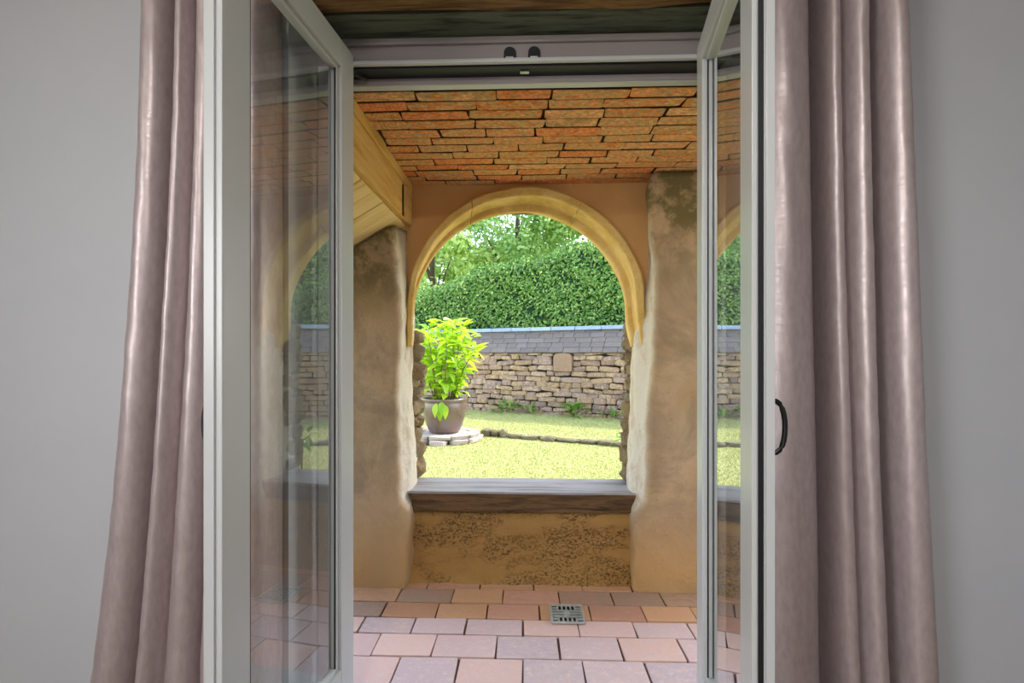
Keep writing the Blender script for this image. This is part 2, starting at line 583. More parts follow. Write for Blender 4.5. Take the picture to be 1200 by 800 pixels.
# ---- door frame
fr = tag(empty('trim_1', (0, 1.6, .03)), 'mauve grey painted door frame with black bolt keeps', 'door frame', 'structure')
def fbox(name, b, mat, bev=.003):
    x0, x1, y0, y1, z0, z1 = b
    return obj(name, box(name, (x0, x1, y0 - 1.6, y1 - 1.6, z0 - .03, z1 - .03), bev, 2), mat, fr)
fbox('frame_head', (-.70, .70, 1.575, 1.64, 2.162, 2.248), 'frame_paint')
fbox('head_moulding', (-.66, .66, 1.563, 1.578, 2.222, 2.244), 'frame_paint', .006)
fbox('head_bead', (-.66, .66, 1.560, 1.578, 2.156, 2.170), 'door_paint', .005)
fbox('head_gasket', (-.64, .64, 1.580, 1.640, 2.150, 2.161), 'gasket', .001)
fbox('head_stop', (-.70, .70, 1.640, 1.672, 2.128, 2.248), 'door_paint')
fbox('weather_strip', (-.64, .64, 1.634, 1.6395, 2.130, 2.150), 'frame_paint', .001)
for s in (-1, 1):
    fbox('frame_jamb', (min(s * .645, s * .70), max(s * .645, s * .70), 1.575, 1.64, .03, 2.162), 'door_paint')
    fbox('jamb_stop', (min(s * .625, s * .70), max(s * .625, s * .70), 1.640, 1.70, .03, 2.128), 'door_paint')
fbox('threshold', (-.645, .645, 1.56, 1.70, -.02, .022), 'door_paint')
for x in (-.058, .022):
    V = []
    n = 12
    prof = [(-.020, 0), (.020, 0), (.020, .022)] + [(.019 * math.cos(math.pi * k / n), .022 + .017 * math.sin(math.pi * k / n)) for k in range(1, n)] + [(-.019, .022)]
    F = []
    m = len(prof)
    for yy in (-.030, -.02):
        V += [(x + px, yy, 2.170 - .03 + pz * 1.05) for px, pz in prof]
    F = [tuple(range(m)), tuple(reversed(range(m, 2 * m)))] + [(i, i + m, (i + 1) % m + m, (i + 1) % m) for i in range(m)]
    k = obj('bolt_keep', mesh('bolt_keep', V, F), 'gasket', fr)
    obj('keep_lip', box('keep_lip', (x - .013, x + .013, -.042, -.036, 2.138, 2.143), .003), 'steel', k)
fbox('latch_plate', (-.024, .006, 1.60, 1.612, 2.144, 2.1495), 'steel', .001)
V, F = tube_data([(-.60, -.03, 2.125), (-.585, -.02, 2.112), (-.57, 0, 2.108), (-.55, .02, 2.112)], .004, 6)
obj('hinge_stay', mesh('hinge_stay', V, F, True), 'gasket', fr)

# ---- glazed door leaves
def door_leaf(name, label, hinge, ang, side, width, gasket):
    """local x runs hinge -> free edge; the visible face is local y = 0, thickness goes to side * y"""
    e = empty(name, (hinge[0], hinge[1], .05), math.atan2(-math.cos(R(ang)), -math.sin(R(ang))))
    tag(e, label, 'door', 'structure')
    T, S, H = .044, .083, 2.136
    def sb(nm, x0, x1, y0, y1, z0, z1, mat, bev=.002, parent=e):
        ya, yb = sorted((side * y0, side * y1))
        return obj(nm, box(nm, (x0, x1, ya, yb, z0, z1), bev, 2), mat, parent)
    sb('stile', 0, S, 0, T, 0, H, 'door_paint')
    ns = sb('stile', width - S, width, 0, T, 0, H, 'door_paint')
    sb('rail', S, width - S, 0.0005, T, H - S, H, 'door_paint')
    sb('rail', S, width - S, 0.0005, T, 0, .16, 'door_paint')
    # glazing beads, stepped back from the face
    for a, b, c, d in ((S, S + .014, .16, H - S), (width - S - .014, width - S, .16, H - S)):
        sb('glazing_bead', a, b, .010, .034, c, d, 'door_paint', .003)
    for c, d in ((.16, .174), (H - S - .014, H - S)):
        sb('glazing_bead', S + .014, width - S - .014, .010, .034, c, d, 'door_paint', .003)
    sb('gasket', S + .0135, S + .018, .012, .016, .174, H - S - .014, 'gasket', 0)
    sb('gasket', width - S - .018, width - S - .0135, .012, .016, .174, H - S - .014, 'gasket', 0)
    yv = side * .022
    me = mesh('pane', [(S + .008, yv, .166), (width - S - .008, yv, .166), (width - S - .008, yv, H - S - .008), (S + .008, yv, H - S - .008)], [(0, 1, 2, 3)])
    obj('pane', me, 'window_glass', e)
    # rebate lines on the closing edge
    if gasket:
        sb('edge_gasket', width - .001, width + .003, .012, .022, 0, H, 'gasket', .0005, ns)
        sb('edge_lip', width - .001, width + .004, 0.0, .009, 0, H, 'door_paint', .001, ns)
        sb('edge_lip', width - .001, width + .006, .026, .042, 0, H, 'door_paint', .001, ns)
    else:
        sb('edge_lip', width - .001, width + .004, .0, .010, 0, H, 'door_paint', .0015, ns)
        sb('edge_lip', width - .001, width + .005, .018, .042, 0, H, 'door_paint', .0015, ns)
    # D shaped pull on the room face
    zc, xh = 1.0, width - .035
    pts = []
    y0 = side * T
    for k in range(13):
        a = math.pi * k / 12
        pts.append((xh, y0 + side * (.030 * math.sin(a) ** .6 if math.sin(a) > 1e-6 else -.002), zc - .055 * math.cos(a)))
    V, F = tube_data(pts, .0055, 8)
    h = obj('handle', mesh('handle', V, F, True), 'black_iron', ns)
    for zz in (-.055, .055):
        sb('handle_rose', xh - .009, xh + .009, T - .0005, T + .004, zc + zz - .009, zc + zz + .009, 'black_iron', .002, ns)
    for zz in (.25, 1.05, 1.9):
        V, F = tube_data([(-.006, side * (T + .002), zz - .045), (-.006, side * (T + .002), zz + .045)], .007, 10)
        obj('hinge', mesh('hinge', V, F, True), 'steel', e)
    return e
door_leaf('door_1', 'glazed door leaf opened wide, in front of the narrow curtain', (-.574, 1.562), 5.5, -1, .592, False)
door_leaf('door_2', 'glazed door leaf angled inward with dark seal along its closing edge', (.5475, 1.562), 9.3, 1, .59, True)

# ---- curtains
def curtain(name, label, edgeL, edgeR, folds, yc, amp, seed):
    nu, nv = 160, 90
    z0, z1 = .035, 2.62
    V, F = [], []
    for j in range(nv + 1):
        z = z0 + (z1 - z0) * j / nv
        xl, xr = edgeL(z), edgeR(z)
        open_ = (z1 - z) / (z1 - z0)
        for i in range(nu + 1):
            u = i / nu
            # fold positions from a table of (u, depth) so folds differ in width
            d, du = folds(u, open_)
            wob = .006 * math.sin(z * 2.1 + u * 5 + seed) + .002 * math.sin(z * 7 + u * 23 + seed * 2) * open_
            cr = .0010 * math.sin(z * 29 + u * 40 + seed) * math.sin(z * 11 - u * 27) + .0006 * math.sin(z * 53 + 31 * u)
            V.append((xl + (xr - xl) * (u + du + .010 * math.sin(6.283 * u * 2 + z * 1.0 + seed) * (u * (1 - u) * 4)),
                      yc - amp * d + wob * .7 + cr, z))
    for j in range(nv):
        for i in range(nu):
            a = j * (nu + 1) + i
            F.append((a, a + 1, a + nu + 2, a + nu + 1))
    o = obj(name, mesh(name, V, F, True), 'curtain_cloth')
    md = o.modifiers.new('thickness', 'SOLIDIFY')
    md.thickness = .003
    md.offset = 0
    return tag(o, label, 'curtain')

def fold_table(edges, sharp=.6):
    """edges: (u, depth) of each valley; every gap between two is a rounded pleat"""
    def f(u, op):
        for k in range(len(edges) - 1):
            (a, da), (b, db) = edges[k][:2], edges[k + 1][:2]
            top = edges[k][2] if len(edges[k]) > 2 else .9
            if u <= b or k == len(edges) - 2:
                q = min(1, max(0, (u - a) / (b - a)))
                s = max(0.0, math.sin(math.pi * q)) ** sharp
                wv = max(0, da if q < .5 else db)
                return -(da + (db - da) * q) * (1 - s) + top * s, -(.09 if top > 0 else 0) * min(1, wv) * math.sin(2 * math.pi * q) * (b - a)
        return 0, 0
    return f
K = 1.29 / 560
def pxz(tab, off=0.0):
    t = sorted(((415 - y) * K + 1.2, (x - 618) * K + off) for y, x in tab)
    return lambda z: interp(t, z)
curtain('curtain', 'narrow silvery mauve curtain beside the wide opened door leaf',
        pxz([(y_, 163 - 67 * max(0, y_ / 800) ** 1.7) for y_ in range(0, 1000, 20)]), lambda z: -.70 + .0 * z,
        fold_table([(0, .9), (.255, 1.1, -1.1), (.29, 1.1), (.42, .1), (.62, .9), (.82, .5), (1.0, .9)]), 1.286, .06, .4)
curtain('curtain', 'wide silvery mauve curtain with deep folds next to the door leaf with dark seal',
        lambda z: .60, pxz([(y_, 1042 + 38 * max(0, y_ / 800) ** 1.2) for y_ in range(0, 1000, 20)]),
        fold_table([(0, .2), (.365, 1.1, -1.1), (.40, 1.1), (.56, .1), (.725, 1.15, -1.15), (.785, 1.15), (1.0, .9)]), 1.283, .064, 2.2)

# ================================================================ THE LOGGIA
rng = random.Random(11)
FLOOR = tag(obj('floor', box('floor', (-2.2, 3.2, 1.72, 2.95, -.12, -.012)), 'tile_joint'), 'clay paved floor of the loggia', 'floor', 'structure')
tile_meshes = [rough_block('tile', rng, .012, .018) for _ in range(6)]
row_y = [1.70, 1.885, 2.04, 2.165, 2.30, 2.435, 2.56]
for r in range(len(row_y) - 1):
    y0, y1 = row_y[r], row_y[r + 1]
    x = -1.75 + [.02, .15, .03, .12, .05, .17][r]
    while x < 1.7:
        w = .243 * rng.uniform(.94, 1.06) * (1.0 if r < 4 else 1.08)
        gx0, gx1 = .02, .185
        hh = .05
        far = r >= 3
        if not (y1 > 2.13 and y0 < 2.285 and x + w > .10 and x < .265 and False):
            base = tile_meshes[rng.randrange(6)]
            key = ('tile_orange' if far else 'tile_pink')
            me = base.copy()
            me.materials.clear()
            me.materials.append(MATS[key])
            obj('tile', me, None, FLOOR, (x + w / 2, (y0 + y1) / 2, -hh / 2 + rng.uniform(-.002, .002)), (rng.uniform(-.006, .006), rng.uniform(-.006, .006), rng.uniform(-.012, .012)),
                (w - .007, y1 - y0 - .007, hh))
        x += w

# drain grate set on the paving
G = tag(empty('drain_grate', (.182, 2.205, .003)), 'small square metal drain grate set in the clay paving', 'drain grate')
g = .078
obj('grate_pit', box('grate_pit', (-g + .004, g - .004, -g + .004, g - .004, 0, .002)), 'dark_pit', G)
obj('grate_rim', box('grate_rim', None, .0015, 1, [(-g, g, -g, -g + .011, 0, .008), (-g, g, g - .011, g, 0, .008), (-g, -g + .011, -g + .011, g - .011, 0, .008), (g - .011, g, -g + .011, g - .011, 0, .008)]), 'grate_steel', G)
for k in range(5):      # side slats
    yy = -.046 + k * .023
    for s in (-1, 1):
        xa, xb = sorted((s * .012, s * (g - .010)))
        if k in (0, 4):
            xa, xb = sorted((s * .045, s * (g - .010)))
        obj('slat', box('slat', (xa, xb, yy - .0055, yy + .0055, .001, .007)), 'grate_steel', G)
for k in range(5):      # centre fan bars
    xx = -.040 + k * .020
    for s in (-1, 1):
        ya, yb = sorted((s * .036, s * (g - .010)))
        obj('slat', box('slat', (xx - .004, xx + .004, ya, yb, .001, .0065)), 'grate_steel', G)
obj('slat', box('slat', (-.012, .012, -.030, .030, .001, .0065)), 'grate_steel', G)

# brick ceiling
CEIL = tag(obj('ceiling', box('ceiling', (-.70, 3.2, 1.682, 3.0, 2.142, 2.26)), 'mortar'), 'red brick ceiling of the loggia', 'ceiling', 'structure')
brick_meshes = []
for q in range(9):
    bm_ = rough_block('brick', rng, .026, .045)
    brick_meshes.append(bm_)
    bm_.materials.append(MATS['ceiling_brick'])
    bm_.materials.append(MATS['mortar'])          # mortar smeared on the flanks
    for p_ in bm_.polygons:
        p_.material_index = 1 if abs(p_.normal.z) < .4 else 0
cy = [1.684, 1.752, 1.822, 1.892, 1.967, 2.045, 2.117, 2.195, 2.27, 2.343, 2.41, 2.485, 2.55, 2.625]
for r in range(len(cy) - 1):
    y0, y1 = cy[r], cy[r + 1]
    x = -.80 + rng.uniform(0, .2)
    while x < 1.9:
        w = rng.uniform(.19, .30)
        if x + w > -.63:
            xa = max(x, -.64)
            obj('brick', brick_meshes[rng.randrange(9)], None, CEIL, ((xa + x + w) / 2, (y0 + y1) / 2, 2.156 + rng.uniform(-.002, .002)),
                (rng.uniform(-.02, .02), rng.uniform(-.008, .008) + (math.pi if rng.random() < .5 else 0), rng.uniform(-.008, .008)), (x + w - xa - .006, y1 - y0 - .008, .052))
        x += w

# outer loggia wall: piers, bench, spandrel
WALL = tag(empty('wall_outer', (0, 2.6, 0)), 'ochre plastered outer loggia wall with an arched opening', 'wall', 'structure')
def pier(sgn, front, inner, outer_x, ztop, seed, mat):
    """horizontal section swept up: outer side -> front face -> rounded arris -> reveal -> back"""
    V, F, lime = [], [], []
    nz = 70
    secn = None
    for j in range(nz + 1):
        tt = j / nz
        row = []
        zz = tt * 2.13
        fx, ix = interp(front, zz), interp(inner, zz)
        path = []
        ox = outer_x
        path.append((ox, 2.90, 0)); path.append((ox, 2.47, 0)); 
        for k in range(13):
            path.append((ox + (fx - sgn * -.0 - ox) * (k / 12) * (1 - .035 / abs(fx - ox)), 2.43, 0))
        c = .035 * (-sgn)
        for k in range(1, 5):
            a = k / 4 * math.pi / 2
            path.append((fx - c + c * math.sin(a), 2.43 + .035 * (1 - math.cos(a)), .0 + .55 * (k / 4) ** 2))
        for k in range(1, 7):
            q = k / 6
            qs = q * q * (3 - 2 * q)
            path.append((fx + (ix - fx) * qs, 2.465 + (2.64 - 2.465) * q, 1))
        path.append((ix, 2.72, 1)); path.append((ix - sgn * -.03, 2.86, 1)); path.append((ix + sgn * .06, 2.90, 1))
        for k, (x, y, lm) in enumerate(path):
            zt = ztop(x)
            z = zt * tt
            n = fold_noise(x, y, z, seed) * .0055
            edge = 1 if 2 <= k < len(path) - 1 else 0
            V.append((x + n * edge * .9, y - 2.6 + n * edge * .8, z))
            hi = 1 if z < 1.75 else max(0, 1 - (z - 1.75) / .25)
            lo = min(1, max(0, (z - .28) / .15))
            lime.append(lm * hi * lo)
        secn = len(path)
    for j in range(nz):
        for k in range(secn):
            k2 = (k + 1) % secn
            F.append((j * secn + k, j * secn + k2, (j + 1) * secn + k2, (j + 1) * secn + k))
    F.append(tuple(nz * secn + k for k in range(secn)))
    me = mesh('pier', V, F, True)
    at = me.attributes.new('lime', 'FLOAT', 'POINT')
    at.data.foreach_set('value', lime)
    bm = bmesh.new(); bm.from_mesh(me); bmesh.ops.recalc_face_normals(bm, faces=bm.faces); bm.to_mesh(me); bm.free()
    return obj('pier', me, mat, WALL)
pier(-1, [(0, -.616), (.36, -.606), (.44, -.612), (.50, -.662), (.9, -.664), (1.5, -.660), (1.9, -.672), (2.13, -.68)],
     [(0, -.612), (.42, -.612), (.47, -.632), (.6, -.640), (1.2, -.655), (1.6, -.655), (2.13, -.66)], -1.02,
     lambda x: min(1.893, 1.893 + (x + .635) * .58), 1.7, 'pier_plaster')
pier(1, [(0, .536), (.30, .545), (.39, .553), (.46, .596), (.52, .603), (.83, .604), (1.24, .640), (1.59, .655), (1.9, .618), (2.06, .606), (2.13, .625)],
     [(0, .55), (.40, .55), (.47, .560), (.6, .565), (1.0, .58), (1.3, .59), (1.5, .63), (1.7, .66), (2.13, .66)], 1.10,
     lambda x: 2.118 - max(0, .05 - (x - .60)) * .25, 3.9, 'pier_plaster_moss')

# bench wall with battered foot
V, F = [], []
prof = [(0, 2.485), (.03, 2.515), (.07, 2.555), (.10, 2.565), (.2, 2.568), (.3, 2.568), (.358, 2.57), (.358, 2.88)]
nx = 50
for i in range(nx + 1):
    x = -.66 + 1.28 * i / nx
    for k, (z, y) in enumerate(prof):
        n = fold_noise(x * 1.3, y, z * 2, 7) * .004 if k < 6 else 0
        V.append((x, y - 2.6 + n, z))
m = len(prof)
for i in range(nx):
    for k in range(m - 1):
        F.append((i * m + k, (i + 1) * m + k, (i + 1) * m + k + 1, i * m + k + 1))
obj('bench_wall', mesh('bench_wall', V, F, True), 'bench_plaster', WALL)

# spandrel wall round the arch
def arch_pts(r, cx, cz, z0, n=40):
    p = [(cx - r, z0 + (cz - z0) * k / 4) for k in range(4)]
    p += [(cx - r * math.cos(math.pi * k / n), cz + r * math.sin(math.pi * k / n)) for k in range(n + 1)]
    p += [(cx + r, cz - (cz - z0) * k / 4) for k in range(1, 5)]
    return p
inner_l = arch_pts(.632, -.012, 1.463, 1.30)
def to_rect(p):
    x, z = p
    dx, dz = x + .012, z - 1.463
    if dz <= 0: return (-.75 if dx < 0 else .75, z)
    s = min(.75 / max(abs(dx), 1e-6), (2.149 - 1.463) / dz)
    return (-.012 + dx * s, 1.463 + dz * s)
V, F = [], []
n = len(inner_l)
for y in (2.615, 2.86):
    for p in inner_l:
        k_ = 1.0 if y < 2.7 else 1.07
        V.append((-.012 + (p[0] + .012) * k_, y - 2.6, 1.463 + (p[1] - 1.463) * (k_ if p[1] > 1.463 else 1)))
    for p in inner_l:
        q = to_rect(p)
        V.append((q[0], y - 2.6, q[1]))
for i in range(n - 1):
    F.append((i, i + 1, n + i + 1, n + i))
    F.append((2 * n + i + 1, 2 * n + i, 3 * n + i, 3 * n + i + 1))
    F.append((i + 1, i, 2 * n + i, 2 * n + i + 1))
obj('spandrel', mesh('spandrel', V, F), 'spandrel_plaster', WALL)
obj('outer_face', box('outer_face', None, 0, 1, [(-1.02, -.72, .262, .32, 0, 1.66), (.68, 1.10, .262, .32, 0, 2.3), (-.72, .68, .262, .32, 2.12, 2.3)]), 'outer_render', WALL)

# rubble stones showing in the back of the jambs
lumps = [lump('stone', rng, 2, .16) for _ in range(6)]
for me in lumps:
    me.materials.append(MATS['jamb_stone'])
for s, xc in ((-1, -.693), (1, .632)):
    z = .46
    while z < 1.33:
        h = rng.uniform(.06, .12)
        for y in (2.79, 2.88):
            obj('stone', lumps[rng.randrange(6)], None, WALL, (xc + rng.uniform(-.014, .014) - s * .004, y - 2.6, z + h / 2), (rng.uniform(-.2, .2), rng.uniform(-.2, .2), rng.uniform(0, 6)),
                (rng.uniform(.10, .15), rng.uniform(.10, .14), h * 1.05))
        z += h * .92

# arch surround in three curved lengths
ARCH = tag(empty('arch_surround', (-.02, 2.6, 1.33)), 'moulded ochre arch surround framing the garden view', 'arch')
ST = [(.640, 2.600, -.011, 1.463), (.640, 2.575, -.011, 1.463), (.632, 2.568, -.011, 1.462), (.608, 2.570, -.016, 1.452), (.603, 2.576, -.017, 1.450), (.603, 2.592, -.017, 1.450),
      (.612, 2.598, -.020, 1.447), (.616, 2.672, -.032, 1.422), (.616, 2.676, -.034, 1.420), (.606, 2.680, -.040, 1.408), (.602, 2.686, -.042, 1.402), (.602, 2.700, -.046, 1.398),
      (.618, 2.790, -.050, 1.404), (.66, 2.80, -.05, 1.41), (.66, 2.70, -.03, 1.44)]
def arch_piece(a0, a1, leg0, leg1):
    """angles in degrees from the -X springing; legs add a straight drop to the foot"""
    stn = []
    if leg0: stn += [('leg', 0, k / 3) for k in range(3)]
    nn = max(4, int((a1 - a0) / 3))
    stn += [('arc', a0 + (a1 - a0) * k / nn, 0) for k in range(nn + 1)]
    if leg1: stn += [('leg', 180, 1 - k / 3) for k in range(1, 4)]
    V, F = [], []
    for kind, a, q in stn:
        for r, y, cx, cz in ST:
            x = cx - r * math.cos(R(a))
            z = cz + r * math.sin(R(a))
            if kind == 'leg':
                z = 1.24 + (cz - 1.24) * q
                x += (.022 if a else -.006) * (1 - q) ** 1.6
            w = .003 * math.sin(x * 19 + z * 23 + y * 11)
            V.append((x + .02 + w, y - 2.6, z - 1.33 + w))
    m = len(ST)
    for i in range(len(stn) - 1):
        for k in range(m):
            k2 = (k + 1) % m
            F.append((i * m + k, (i + 1) * m + k, (i + 1) * m + k2, i * m + k2))
    F.append(tuple(reversed(range(m)))); F.append(tuple((len(stn) - 1) * m + k for k in range(m)))
    me = mesh('arch_segment', V, F)
    bm = bmesh.new(); bm.from_mesh(me); bmesh.ops.recalc_face_normals(bm, faces=bm.faces); bm.to_mesh(me); bm.free()
    obj('arch_segment', me, 'arch_ochre', ARCH)
arch_piece(0, 62.6, True, False)
arch_piece(63, 118.6, False, False)
arch_piece(119, 180, False, True)

# timber sill on the bench
SILL = tag(empty('timber_sill', (-.02, 2.7, .358)), 'worn timber seat board spanning below the arch', 'sill')
def wavy_board(name, x0, x1, y0, y1, z0, z1, mat, seed):
    V, F = [], []
    n = 40
    for i in range(n + 1):
        x = x0 + (x1 - x0) * i / n
        w = .0022 * (math.sin(x * 7 + seed) + math.sin(x * 19 + seed * 2))
        for (y, z) in ((y0, z0), (y0 + w, z0 + .01), (y0 + w, z1 - .008), (y0 + .008 + w, z1 + w * .4), ((y0 + y1) / 2, z1 - .001 + w * .5), (y1, z1), (y1, z0)):
            V.append((x, y, z))
    m = 7
    for i in range(n):
        for k in range(m):
            F.append((i * m + k, (i + 1) * m + k, (i + 1) * m + (k + 1) % m, i * m + (k + 1) % m))
    F.append(tuple(range(m))); F.append(tuple(n * m + k for k in reversed(range(m))))
    me = mesh(name, V, F)
    bm = bmesh.new(); bm.from_mesh(me); bmesh.ops.recalc_face_normals(bm, faces=bm.faces); bm.to_mesh(me); bm.free()
    return obj(name, me, mat, SILL)
wavy_board('front_beam', -.60, .60, -.155, -.095, .002, .096, 'sill_front', 1)
wavy_board('seat_board', -.68, .70, -.150, .15, .0965, .103, 'sill_oak', 3)

# left: oak beam along the ceiling edge, boards of the lean-to behind it
BEAM = tag(empty('oak_beam', (-.68, 2.1, 1.905)), 'pale oak beam running from the house wall to the arch', 'beam')
def beam_part(name, b, mat, bev=.004):
    x0, x1, y0, y1, z0, z1 = b
    return obj(name, box(name, (x0 + .68, x1 + .68, y0 - 2.1, y1 - 2.1, z0 - 1.905, z1 - 1.905), bev, 2), mat, BEAM)
beam_part('plank', (-.735, -.640, 1.722, 2.612, 1.905, 2.085), 'oak_pale')
beam_part('top_plate', (-.735, -.632, 1.722, 2.612, 2.087, 2.148), 'oak_pale')
beam_part('mortise_slot', (-.6405, -.6385, 2.425, 2.455, 1.912, 2.075), 'dark_pit', 0)
beam_part('end_post', (-.700, -.634, 2.5, 2.612, 1.906, 2.086), 'oak_pale')
LEAN = tag(empty('lean_to_boards', (-.66, 2.1, 1.895)), 'sloping pale boards of the lean-to beside the oak beam', 'boarding')
yb = 1.724
kk = 0
while yb < 2.55:
    w = [.155, .15, .142, .138, .125][kk % 5]
    me = box('board', (-.75, 0.0, 0, w - .006, 0, .022), .0025, 1)
    o = obj('board', me, 'oak_board', LEAN, (0, yb - 2.1, rng.uniform(-.003, .003)), (0, -R(30.1), 0))
    yb += w
    kk += 1
tag(obj('sun_block_roof', box('sun_block_roof', None, 0, 1, [(-1.5, 3.4, 2.84, 3.84, 2.32, 2.40), (-.72, 3.4, 1.73, 2.9, 2.262, 2.40)]), 'roof_tile'), 'unseen tiled eave over the loggia, added to keep sun off the sill', 'sun_block_roof', 'structure')  # unseen eave and slab, added to keep direct sun out of the loggia

# ================================================================ THE GARDEN
tag(obj('ground', box('ground', (-30, 30, -30, 40, -.3, -.13)), 'lawn_base'), 'open ground around the house', 'ground', 'structure')
# lower lawn next to the loggia, upper lawn behind the stone edging
def edge_y(x):                      # line of the stone edging
    return 6.93 - .43 * (x + .35)
V = [(-9, 2.93, 0), (9, 2.93, 0)]
F = []
lw = mesh('lawn_lower', [(-9, 2.93, 0), (9, 2.93, 0), (9, edge_y(9), 0), (-9, edge_y(-9), 0), (-9, 2.93, -.13), (9, 2.93, -.13), (9, edge_y(9), -.13), (-9, edge_y(-9), -.13)],
          [(0, 1, 2, 3), (0, 4, 5, 1), (1, 5, 6, 2), (3, 7, 4, 0)])
tag(obj('lawn_lower', lw, 'lawn_base'), 'sunlit lower lawn in front of the low stone edging', 'lawn', 'structure')
UZ = .055
up = mesh('lawn_upper', [(-9, edge_y(-9) + .03, UZ), (9, edge_y(9) + .03, UZ), (9, 30, UZ), (-9, 30, UZ), (-9, edge_y(-9) + .03, -.13), (9, edge_y(9) + .03, -.13), (9, 30, -.13), (-9, 30, -.13)],
          [(0, 1, 2, 3), (0, 4, 5, 1), (1, 5, 6, 2), (3, 7, 4, 0)])
tag(obj('lawn_upper', up, 'lawn_base'), 'sunlit upper lawn between the stone edging and garden wall', 'lawn', 'structure')

# garden wall frame: base line through P0, running along U
P0 = Vector((-1.29, 9.9, 0)); P1 = Vector((1.7, 8.5, 0))
U = (P1 - P0).normalized()
WANG = math.atan2(U.y, U.x)
WO = (P0 + P1) / 2
N = Vector((U.y, -U.x, 0))          # towards the camera
def wall_xy(s, off):
    """point at distance s along the wall, off metres in front of its face"""
    p = WO + U * s + N * off
    return p.x, p.y

nrng = np.random.default_rng(5)
def blades(name, xs, ys, zs, h, w, mat, label):
    k = len(xs)
    an = nrng.uniform(0, 6.283, k)
    lean = nrng.normal(0, .35, (k, 2)) * h[:, None]
    dx, dy = np.cos(an) * w, np.sin(an) * w
    co = np.empty((k, 3, 3), np.float32)
    co[:, 0] = np.stack([xs - dx, ys - dy, zs], 1)
    co[:, 1] = np.stack([xs + dx, ys + dy, zs], 1)
    co[:, 2] = np.stack([xs + lean[:, 0], ys + lean[:, 1], zs + h], 1)
    return tri_mesh(name, co.reshape(-1, 3), 3, k)
def tri_mesh(name, co, per, k):
    me = bpy.data.meshes.new(name)
    me.vertices.add(k * per)
    me.vertices.foreach_set('co', co.astype(np.float32).ravel())
    me.loops.add(k * per)
    me.loops.foreach_set('vertex_index', np.arange(k * per, dtype=np.int32))
    me.polygons.add(k)
    me.polygons.foreach_set('loop_start', np.arange(k, dtype=np.int32) * per)
    me.update(calc_edges=True)
    at = me.attributes.new('rnd', 'FLOAT', 'POINT')
    at.data.foreach_set('value', np.repeat(nrng.random(k), per).astype(np.float32))
    return me
k = 200000
ys = nrng.uniform(2.95, 11.5, k)
xs = nrng.uniform(-1, 1, k) * (.35 * ys + 1.0) + .3
ey = 6.93 - .43 * (xs + .35)
wl = WO.y + (xs - WO.x) * U.y / U.x
keep = (np.hypot(xs + 1.17, ys - 6.72) > .52) & (ys < wl - .02) & (np.abs(ys - ey) > .05)
xs, ys, ey = xs[keep], ys[keep], ey[keep]
for nm, sel, z, lab in (('grass', ys < ey, 0.0, 'short mown grass of the lower lawn'), ('grass', ys >= ey, UZ, 'short mown grass of the upper lawn')):
    a, b = xs[sel], ys[sel]
    me = blades(nm, a, b, np.full(len(a), z), nrng.uniform(.008, .022, len(a)), nrng.uniform(.003, .006, len(a)), 'grass', lab)
    tag(obj(nm, me, 'grass'), lab, 'grass', 'stuff')

# ---- dry stone garden wall with tiled coping
GW = tag(empty('garden_wall', (WO.x, WO.y, UZ), WANG), 'dry stone garden wall with grey tiled coping below the hedge', 'wall')
L0, L1 = -7.0, 5.5
EAVE, RIDGE, CD = 1.225 - UZ, 1.69 - UZ, .36
V, F = box_data(L0, L1, .06, 2 * CD, -.1, EAVE)
obj('wall_core', mesh('wall_core', V, F), 'wall_mortar', GW)
wm = []
for q in range(12):
    me = rough_block('stone', rng, .07, .13)
    me.materials.append(MATS['rubble'])
    wm.append(me)
rows = []
z = -.02
while z < EAVE - .03:
    h = rng.uniform(.07, .115)
    if z + h > EAVE - .05: h = EAVE - z + .01
    rows.append((z, h))
    z += h
px_s = lambda s: s
stones = []
_pb = min((r_[0] for r_ in rows), key=lambda a: abs(a - (EAVE - .38)))
plq = (.33, .70, _pb, EAVE + .0)     # the large squared stone
for (z, h) in rows:
    s = L0 + rng.uniform(0, .2)
    while s < L1:
        w = rng.uniform(.16, .42)
        zz, hh = z, h
        if rng.random() < .18: hh = h * rng.uniform(1.15, 1.4)
        if z + h / 2 > plq[2] and s + w > plq[0] and s < plq[1]:
            if plq[0] - s > .06: stones.append((s, plq[0] - s, z, h))
            if s + w - plq[1] > .06: stones.append((plq[1], s + w - plq[1], z, h))
        else:
            stones.append((s, w, zz, hh))
        s += w
stones.sort(key=lambda a: abs(a[0] + a[1] / 2 - .25))
near = stones[:290]
rest = stones[290:]
for (s, w, z, h) in near:
    obj('stone', wm[rng.randrange(12)], None, GW, (s + w / 2, .06 + rng.uniform(-.012, .016), z + h / 2 + rng.uniform(-.014, .014)), (rng.uniform(-.05, .05), rng.uniform(-.11, .11), rng.uniform(-.05, .05)),
        (w - .010, .16, h - .004))
bm = bmesh.new()
for (s, w, z, h) in rest:
    src = wm[rng.randrange(12)]
    mt = Matrix.Translation((s + w / 2, .06 + rng.uniform(-.012, .016), z + h / 2)) @ Matrix.Rotation(rng.uniform(-.07, .07), 4, 'Y') @ Matrix.Diagonal((w - .012, .16, h - .008, 1))
    vm = [bm.verts.new(mt @ v.co) for v in src.vertices]
    for p in src.polygons:
        bm.faces.new([vm[i] for i in p.vertices])
me = bpy.data.meshes.new('stonework'); bm.to_mesh(me); bm.free()
pieces('rubble_far', ['#a88a6a', '#967a62', '#b69672', '#8a7464'], .9, 3, .4, .9, 30, .02)
tag(obj('stonework', me, 'rubble_far', GW), kind='stuff')
